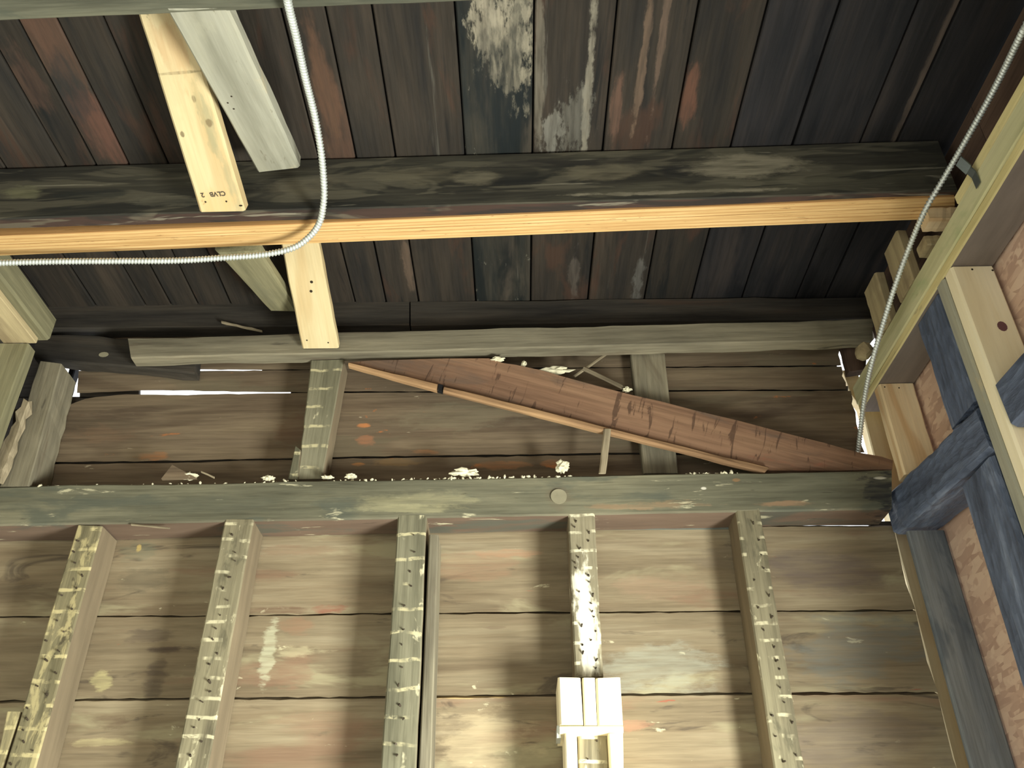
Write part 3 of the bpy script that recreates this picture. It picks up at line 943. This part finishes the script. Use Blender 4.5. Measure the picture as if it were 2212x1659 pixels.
# burnt side girt, cut where the double stud stands
c = lambda x, y, z: Vector((x, y, z))
X1 = XI + 0.1
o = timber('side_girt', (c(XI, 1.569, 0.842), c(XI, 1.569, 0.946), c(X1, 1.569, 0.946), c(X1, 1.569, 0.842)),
           (c(XI - 0.006, 2.07, 0.878), c(XI - 0.006, 2.07, 0.984), c(X1, 2.07, 0.984), c(X1, 2.07, 0.878)), m_char_haze, front=c(-1, 0, 0), nseg=26, jit=0.003, ch=0.009, endjit=0.004)
thing(o, 'charred black side girt from the corner to the pale double stud', 'beam', 'burnt side girt pieces')
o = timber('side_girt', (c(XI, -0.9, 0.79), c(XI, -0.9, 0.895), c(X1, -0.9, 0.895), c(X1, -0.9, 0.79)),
           (c(XI, 1.475, 0.840), c(XI, 1.475, 0.945), c(X1, 1.475, 0.945), c(X1, 1.475, 0.840)), m_char_haze, front=c(-1, 0, 0), nseg=26, jit=0.003, ch=0.009, endjit=0.004)
thing(o, 'charred girt stub at the right edge in front of the knotty stud', 'beam', 'burnt side girt pieces')
# green plate
rp = empty('side_plate', (XI + 0.05, 1.2, 1.29))
thing(rp, 'greenish treated plate running diagonally down from the upper right corner', 'beam')
box('treated_board', XI, XI + 0.098, 0.2, 2.10, 1.276, 1.336, m_treated, rp, length='y', face=(-1, 0, 0), ch=0.004, nseg=12)
box('lower_board', XI + 0.001, XI + 0.098, 0.2, 2.095, 1.251, 1.275, m_treatedlow, rp, length='y', face=(-1, 0, 0), ch=0.003, nseg=12)
box('upper_board', XI + 0.001, XI + 0.098, 0.2, 1.385, 1.337, 1.362, m_treatedlow, rp, length='y', face=(-1, 0, 0), ch=0.003, nseg=10)
# short blocks on the plate
GK = 'short upright blocks on the green plate'
for y0, y1, lab in ((1.635, 1.725, 'upright 2x4 block on the green plate, nearer the laminated beam'), (1.794, 1.882, 'upright 2x4 block on the green plate, nearer the back wall')):
    o = box('plate_block', XI - 0.002, XI + 0.025, y0, y1, 1.338, 1.495, m_pineold, face=(-1, 0, 0), ch=0.004)
    thing(o, lab, 'block', GK)
o = chunk('block_end', Vector((0.945, 1.965, 1.362)), 0.024, 0.03, 0.022, m_pineold, 2, 0.25)
thing(o, 'rounded pale stub of wood at the far end of the green plate', 'scrap')
o = polyprism('broken_block', [PY(1820, 800, 2.13), PY(1852, 800, 2.13), PY(1866, 862, 2.13), PY(1858, 878, 2.13), PY(1838, 850, 2.13)], (0, 0.03, 0), m_pine)
thing(o, 'sunlit tan block outside the gap by the board ends', 'block')
o = ytimber('wood_stub', [(1819, 744), (1874, 742), (1872, 797), (1834, 802)], 2.06, 0.03, m_darkboard, nseg=4, jit=0.0015)
thing(o, 'dark reddish broken wood stub above the daylight gap at right', 'scrap')


# ------------------------------------------------------------------ armoured cables
def smooth_path(pts, step=0.0018):
    P = [pts[0]] + pts + [pts[-1]]
    out = []
    for i in range(1, len(P) - 2):
        p0, p1, p2, p3 = P[i - 1], P[i], P[i + 1], P[i + 2]
        n = max(1, int((p2 - p1).length / step))
        for k in range(n):
            t = k / n
            out.append(0.5 * ((2 * p1) + (p2 - p0) * t + (2 * p0 - 5 * p1 + 4 * p2 - p3) * t * t + (3 * p1 - p0 - 3 * p2 + p3) * t ** 3))
    return out


def cable(name, pts, r, pitch=0.0078):
    path = smooth_path(pts)
    seg = 10
    vs, fs = [], []
    dist = 0
    nrm = None
    for i, p in enumerate(path):
        tg = (path[min(i + 1, len(path) - 1)] - path[max(i - 1, 0)]).normalized()
        if nrm is None:
            nrm = tg.orthogonal().normalized()
        nrm = (nrm - tg * nrm.dot(tg)).normalized()
        bn = tg.cross(nrm)
        if i:
            dist += (p - path[i - 1]).length
        for k in range(seg):
            a = 2 * math.pi * k / seg
            rr = r * (0.86 + 0.20 * math.cos(2 * math.pi * dist / pitch + a))
            vs.append(p + (nrm * math.cos(a) + bn * math.sin(a)) * rr)
    for i in range(len(path) - 1):
        for k in range(seg):
            j = (k + 1) % seg
            fs.append((i * seg + k, i * seg + j, i * seg + seg + j, i * seg + seg + k))
    fs += [tuple(range(seg)), tuple(range(len(vs) - seg, len(vs)))]
    return put(name, vs, fs, m_steel, smooth=True)


cab = [(604, -220, .71), (616, -60, .865), (621, 0, .935), (640, 80, 1.03), (660, 170, 1.14), (680, 250, 1.24), (694, 330, 1.33), (700, 400, 1.41), (699, 440, 1.45), (690, 482, 1.50),
       (668, 512, 1.535), (632, 536, 1.56), (570, 550, 1.575), (480, 557, 1.585), (380, 563, 1.59), (250, 564, 1.59), (120, 565, 1.59), (0, 568, 1.59), (-100, 573, 1.592), (-300, 583, 1.595)]
o = cable('armored_cable', [PY(x, y, d) for x, y, d in cab], 0.0078)
thing(o, 'spiral metal armoured cable looping below the laminated beam to the left edge', 'cable', 'armoured cables')
cab = [(2420, -330, .70), (2330, -150, .83), (2240, 10, .955), (2212, 62, 1.0), (2150, 188, 1.15), (2090, 297, 1.28), (2040, 383, 1.38), (1998, 455, 1.45), (1962, 540, 1.55), (1931, 625, 1.64), (1904, 712, 1.74),
       (1882, 790, 1.83), (1868, 860, 1.92), (1859, 930, 2.0), (1854, 975, 2.055), (1852, 992, 2.07)]
o = cable('armored_cable', [PY(x, y, d) for x, y, d in cab], 0.0068)
thing(o, 'spiral metal armoured cable running down past the green plate at right', 'cable', 'armoured cables')

# strap clip that holds the right cable
sc_ = empty('cable_strap', PX_(2100, 385, XI))
thing(sc_, 'bent steel strap fixed over the edge of the green plate beside the cable', 'strap')
def strap(name, pts, w, par):
    vs, fs = [], []
    for i, p in enumerate(pts):
        vs += [p + Vector((0, -w, 0)), p + Vector((0, w, 0)), p + Vector((0.002, w, 0.003)), p + Vector((0.002, -w, 0.003))]
    for i in range(len(pts) - 1):
        for k in range(4):
            j = (k + 1) % 4
            fs.append((i * 4 + k, i * 4 + j, i * 4 + 4 + j, i * 4 + 4 + k))
    fs += [(0, 1, 2, 3), tuple(range(len(vs) - 4, len(vs)))]
    return put(name, vs, fs, m_strap, parent=par)
c0 = PX_(2113, 402, XI - 0.004)
c1 = PX_(2103, 378, XI - 0.006)
c2 = PX_(2092, 368, XI - 0.012)
c3 = PX_(2070, 348, XI - 0.035)
strap('strap_leaf', [c3, c2], 0.012, sc_)
strap('strap_bend', [c2, c1, c0], 0.009, sc_)


# ------------------------------------------------------------------ stains that belong to single boards
def spots(o, lst):
    """lst: (world point, half length along the board, half width across it, colour, strength, raggedness, noise scale)"""
    m = o.data.materials[0].copy()
    o.data.materials[0] = m
    t = m.node_tree
    bsdf = t.nodes['Principled BSDF']
    col = bsdf.inputs['Base Color'].links[0].from_socket
    tc = t.nodes.new('ShaderNodeTexCoord')
    inv = MW[o.name].inverted()
    for i, (pt, rx, ry, c, amt, rag, ns) in enumerate(lst):
        p = inv @ pt
        sub = t.nodes.new('ShaderNodeVectorMath')
        sub.operation = 'SUBTRACT'
        t.links.new(tc.outputs['Object'], sub.inputs[0])
        sub.inputs[1].default_value = p
        mul = t.nodes.new('ShaderNodeVectorMath')
        mul.operation = 'MULTIPLY'
        t.links.new(sub.outputs[0], mul.inputs[0])
        mul.inputs[1].default_value = (1 / rx, 1 / ry, 0)
        ln = t.nodes.new('ShaderNodeVectorMath')
        ln.operation = 'LENGTH'
        t.links.new(mul.outputs[0], ln.inputs[0])
        mp = t.nodes.new('ShaderNodeMapping')
        mp.inputs[1].default_value = (i * 3.3, i * 1.7, 0)
        mp.inputs[3].default_value = (ns * 0.6, ns * 1.7, ns * 1.7)
        t.links.new(tc.outputs['Object'], mp.inputs[0])
        nz = t.nodes.new('ShaderNodeTexNoise')
        nz.inputs['Scale'].default_value = 1
        nz.inputs['Detail'].default_value = 6
        nz.inputs['Roughness'].default_value = 0.65
        t.links.new(mp.outputs[0], nz.inputs['Vector'])
        ma = t.nodes.new('ShaderNodeMath')
        ma.operation = 'MULTIPLY_ADD'
        t.links.new(nz.outputs[0], ma.inputs[0])
        ma.inputs[1].default_value = rag * 2.6
        ma.inputs[2].default_value = -rag * 1.3
        ad = t.nodes.new('ShaderNodeMath')
        ad.operation = 'ADD'
        t.links.new(ln.outputs['Value'], ad.inputs[0])
        t.links.new(ma.outputs[0], ad.inputs[1])
        mr = t.nodes.new('ShaderNodeMapRange')
        mr.interpolation_type = 'SMOOTHSTEP'
        t.links.new(ad.outputs[0], mr.inputs[0])
        mr.inputs[1].default_value = 0.62
        mr.inputs[2].default_value = 1.15
        mr.inputs[3].default_value = amt * 0.85
        mr.inputs[4].default_value = 0.0
        mp2 = t.nodes.new('ShaderNodeMapping')
        mp2.inputs[1].default_value = (i * 5.1, i * 2.3, 1)
        mp2.inputs[3].default_value = (12, 95, 95)
        t.links.new(tc.outputs['Object'], mp2.inputs[0])
        n2 = t.nodes.new('ShaderNodeTexNoise')
        n2.inputs['Scale'].default_value = 1
        n2.inputs['Detail'].default_value = 4
        t.links.new(mp2.outputs[0], n2.inputs['Vector'])
        st = t.nodes.new('ShaderNodeMapRange')
        t.links.new(n2.outputs[0], st.inputs[0])
        st.inputs[1].default_value = 0.3
        st.inputs[2].default_value = 0.6
        st.inputs[3].default_value = 0.4
        st.inputs[4].default_value = 1.05
        pm = t.nodes.new('ShaderNodeMath')
        pm.operation = 'MULTIPLY'
        pm.use_clamp = True
        t.links.new(mr.outputs[0], pm.inputs[0])
        t.links.new(st.outputs[0], pm.inputs[1])
        mx = t.nodes.new('ShaderNodeMix')
        mx.data_type = 'RGBA'
        t.links.new(pm.outputs[0], mx.inputs[0])
        t.links.new(col, mx.inputs[6])
        mx.inputs[7].default_value = c
        col = mx.outputs[2]
    t.links.new(col, bsdf.inputs['Base Color'])


K = 1 / 900.0
def bs(px, py, rx, ry, c, amt=0.7, rag=0.8, ns=30):
    return (PP(px, py, P1, n1_), rx * K, ry * K, S(*c), amt, rag, ns)
spots(br1, [bs(378, 158, 3, 60, (120, 108, 78), 0.85, 0.5, 20), bs(372, 100, 60, 30, (188, 152, 110), 0.6, 1.3, 22), bs(372, 200, 50, 40, (196, 180, 140), 0.5, 1.6, 26), bs(440, 245, 90, 10, (150, 146, 112), 0.7, 1.2, 30),
            bs(462, 300, 90, 9, (160, 154, 120), 0.6, 1.4, 30), bs(500, 400, 80, 9, (150, 146, 112), 0.6, 1.2, 30), bs(420, 215, 8, 5, (96, 84, 58), 0.9, 0.8, 40), bs(394, 290, 5, 4, (96, 84, 58), 0.9, 0.8, 40), bs(452, 265, 8, 7, (120, 104, 74), 0.9, 0.8, 40),
            bs(455, 440, 26, 40, (214, 176, 120), 0.5, 1.2, 20)])
rows = [o for o in wb.children if o.name.startswith('sheathing_board')]
u0, u1, u2, u3, d0, d1, d2 = rows[:7]
def ws(px, py, rx, ry, c, amt=0.7, rag=0.9, ns=30, y=2.1):
    return (PY(px, py, y), rx * K, ry * K, S(*c), amt, rag, ns)
ORG = (168, 116, 76)
spots(u2, [ws(785, 919, 18, 7, (196, 128, 78), 0.9), ws(790, 950, 22, 16, (176, 116, 82), 0.6), ws(920, 976, 32, 7, ORG), ws(330, 986, 42, 12, ORG, 0.8),
           ws(230, 940, 70, 30, (122, 96, 74), 0.4, 1.4, 14), ws(1000, 900, 150, 40, (126, 118, 96), 0.5, 1.4, 12), ws(640, 930, 60, 50, (98, 66, 50), 0.45, 1.2, 14)])
spots(u3, [ws(1080, 1005, 70, 12, ORG, 0.55), ws(1190, 1002, 30, 10, ORG, 0.55), ws(860, 1000, 60, 12, (150, 120, 78), 0.5), ws(775, 1003, 18, 5, (190, 130, 76), 0.7)])
spots(d0, [ws(1100, 1196, 90, 10, (178, 138, 108), 0.6), ws(1030, 1225, 110, 35, (154, 122, 98), 0.5, 1.2, 14), ws(710, 1316, 38, 11, (140, 84, 68), 0.8), ws(600, 1318, 70, 9, (104, 72, 58), 0.6),
           ws(300, 1190, 45, 22, (112, 118, 98), 0.5), ws(310, 1250, 60, 30, (96, 90, 74), 0.6, 1.3, 14), ws(640, 1190, 90, 14, (140, 110, 88), 0.45), ws(1560, 1210, 70, 30, (112, 100, 88), 0.4, 1.4, 20),
           ws(1430, 1270, 90, 30, (164, 136, 112), 0.45, 1.2, 14), ws(300, 1183, 6, 10, (206, 180, 110), 0.8), ws(1780, 1230, 150, 60, (104, 92, 88), 0.7, 0.8, 8)])
spots(d1, [ws(578, 1410, 16, 75, (200, 200, 170), 0.75, 1.1, 34), ws(640, 1352, 38, 22, (146, 116, 92), 0.75, 0.9, 22), ws(635, 1450, 40, 36, (144, 116, 94), 0.65, 1.1, 22), ws(640, 1408, 60, 12, (196, 186, 150), 0.6, 1.0, 26),
           ws(320, 1375, 55, 16, (96, 84, 72), 0.8, 1.2, 16), ws(355, 1402, 45, 9, (74, 62, 54), 0.9, 0.8, 24), ws(335, 1465, 22, 45, (82, 72, 62), 0.75, 1.0, 20), ws(222, 1470, 24, 22, (196, 186, 136), 0.75, 1.0, 26),
           ws(1070, 1355, 28, 4, (110, 92, 76), 0.7), ws(1420, 1440, 130, 50, (168, 170, 152), 0.6, 1.2, 10), ws(1850, 1400, 160, 70, (112, 118, 114), 0.6, 1.2, 10)])
spots(d2, [ws(240, 1560, 36, 14, (106, 88, 70), 0.7), ws(215, 1605, 60, 8, (200, 188, 142), 0.6), ws(700, 1560, 120, 20, (156, 126, 102), 0.45, 1.2, 12), ws(1000, 1505, 110, 4, (222, 190, 128), 0.7),
           ws(1370, 1570, 36, 12, (170, 126, 102), 0.6, 1.6), ws(1050, 1600, 90, 60, (204, 186, 150), 0.5, 1.3, 14), ws(1850, 1600, 150, 60, (118, 106, 96), 0.6, 1.0, 10)])
spots(st_d, [ws(1263, 1300, 90, 20, (246, 242, 220), 1.1, 0.9, 40, 2.0), ws(1274, 1390, 80, 22, (246, 242, 220), 1.1, 0.9, 40, 2.0), ws(1250, 1262, 30, 16, (240, 234, 206), 0.9, 1.0, 40, 2.0)])
# girt
spots(gi, [ws(1400, 1092, 120, 9, (160, 130, 100), 0.6, 1.5, 26, 2.0), ws(1690, 1088, 60, 8, (166, 130, 100), 0.6, 1.0, 20, 2.0), ws(1905, 1060, 40, 46, (38, 40, 46), 0.95, 1.3, 26, 2.0), ws(1520, 1055, 7, 4, (240, 236, 220), 0.95, 0.3, 20, 2.0),
           ws(1900, 1033, 16, 4, (226, 222, 206), 0.9, 0.5, 20, 2.0), ws(1207, 1073, 30, 30, (110, 98, 80), 0.5, 0.8, 20, 2.0), ws(900, 1080, 130, 20, (170, 164, 128), 0.5, 1.2, 16, 2.0), ws(870, 1100, 110, 10, (176, 170, 132), 0.5, 1.2, 16, 2.0),
           ws(1200, 1030, 60, 14, (112, 108, 88), 0.5, 1.2, 24, 2.0), ws(1590, 1037, 10, 4, (176, 124, 74), 0.8, 0.8, 24, 2.0), ws(350, 1085, 300, 26, (86, 88, 76), 0.5, 1.4, 9, 2.0)])
# water-marked joist
jo = bpy.data.objects['ceiling_joist.001']
LP = (158, 150, 128)
spots(jo, [ws(1620, 366, 130, 36, LP, 0.75, 0.8, 16, 1.48), ws(1620, 370, 36, 4, (92, 88, 74), 0.8, 0.8, 30, 1.48), ws(1035, 382, 62, 24, (142, 134, 112), 0.6, 0.7, 14, 1.48), ws(880, 378, 130, 26, (126, 118, 96), 0.45, 1.1, 10, 1.48),
           ws(1300, 378, 80, 30, (132, 124, 102), 0.55, 0.9, 14, 1.48), ws(40, 404, 50, 20, (136, 134, 102), 0.6, 1.0, 14, 1.48), ws(340, 425, 90, 20, (116, 112, 96), 0.55, 1.0, 14, 1.48),
           ws(1500, 420, 220, 6, (170, 162, 140), 0.6, 1.1, 22, 1.48), ws(1850, 310, 50, 6, (170, 164, 146), 0.6, 1.0, 22, 1.48), ws(1230, 355, 200, 12, (44, 42, 40), 0.7, 1.2, 12, 1.48), ws(1120, 395, 60, 8, (36, 36, 36), 0.8, 1.0, 20, 1.48),
           ws(180, 410, 80, 18, (40, 44, 42), 0.7, 1.0, 14, 1.48), ws(640, 400, 90, 30, (120, 112, 92), 0.45, 1.0, 12, 1.48), ws(1460, 372, 34, 26, (38, 38, 38), 0.8, 0.8, 18, 1.48)])
# roof deck
decks = [o for o in ce.children if o.name.startswith('deck_board')]
def dk(px, py, ry, rx, c, amt=0.7, rag=1.0, ns=24):
    p = PZ(px, py, ZC)
    return p, (p, rx / 560.0, ry / 900.0, S(*c), amt, rag, ns)
RED = (88, 66, 54)
todo = {}
for it in (dk(75, 80, 40, 70, RED, 0.7, 0.8, 14), dk(115, 75, 45, 75, RED, 0.75, 0.8, 14), dk(235, 285, 40, 70, (94, 66, 55), 0.75, 0.8, 14), dk(200, 270, 40, 60, (94, 66, 55), 0.7, 0.8, 14), dk(60, 190, 40, 60, RED, 0.5, 1.0, 14),
           dk(150, 190, 50, 50, (40, 42, 42), 0.7, 1.0, 14), dk(720, 260, 40, 120, (98, 72, 58), 0.6, 1.0, 12), dk(700, 190, 20, 80, (100, 74, 56), 0.5, 1.0, 12),
           dk(1060, 70, 36, 60, (168, 160, 140), 0.8, 1.6, 34), dk(1110, 110, 36, 70, (160, 152, 132), 0.75, 1.8, 34), dk(1130, 40, 24, 60, (150, 144, 126), 0.6, 1.8, 34), dk(1085, 210, 60, 130, (24, 30, 32), 0.92, 0.7, 12),
           dk(1270, 200, 9, 160, (150, 144, 128), 0.7, 1.2, 20), dk(1190, 295, 24, 40, (138, 136, 126), 0.6, 1.5, 34), dk(1245, 260, 30, 60, (120, 118, 108), 0.5, 1.6, 30), dk(1165, 150, 10, 150, (124, 118, 104), 0.6, 1.0, 20),
           dk(1330, 240, 16, 60, (112, 84, 70), 0.6, 1.0, 18), dk(1390, 120, 8, 120, (130, 108, 90), 0.5, 1.2, 20), dk(1490, 210, 22, 60, (112, 76, 60), 0.6, 1.0, 18), dk(1430, 90, 7, 130, (120, 100, 86), 0.5, 1.2, 20),
           dk(880, 570, 12, 60, (110, 92, 78), 0.6, 1.0, 16), dk(1240, 600, 14, 70, (100, 92, 84), 0.5, 1.2, 16), dk(1380, 600, 14, 60, (116, 116, 112), 0.5, 1.2, 24), dk(2020, 110, 9, 150, (118, 104, 94), 0.6, 0.8, 14)):
    p, sp_ = it
    for o in decks:
        xs_ = [(o.matrix_basis @ v.co).x for v in o.data.vertices]
        if min(xs_) <= p.x <= max(xs_):
            todo.setdefault(o.name, (o, []))[1].append(sp_)
for o, l in todo.values():
    spots(o, l)
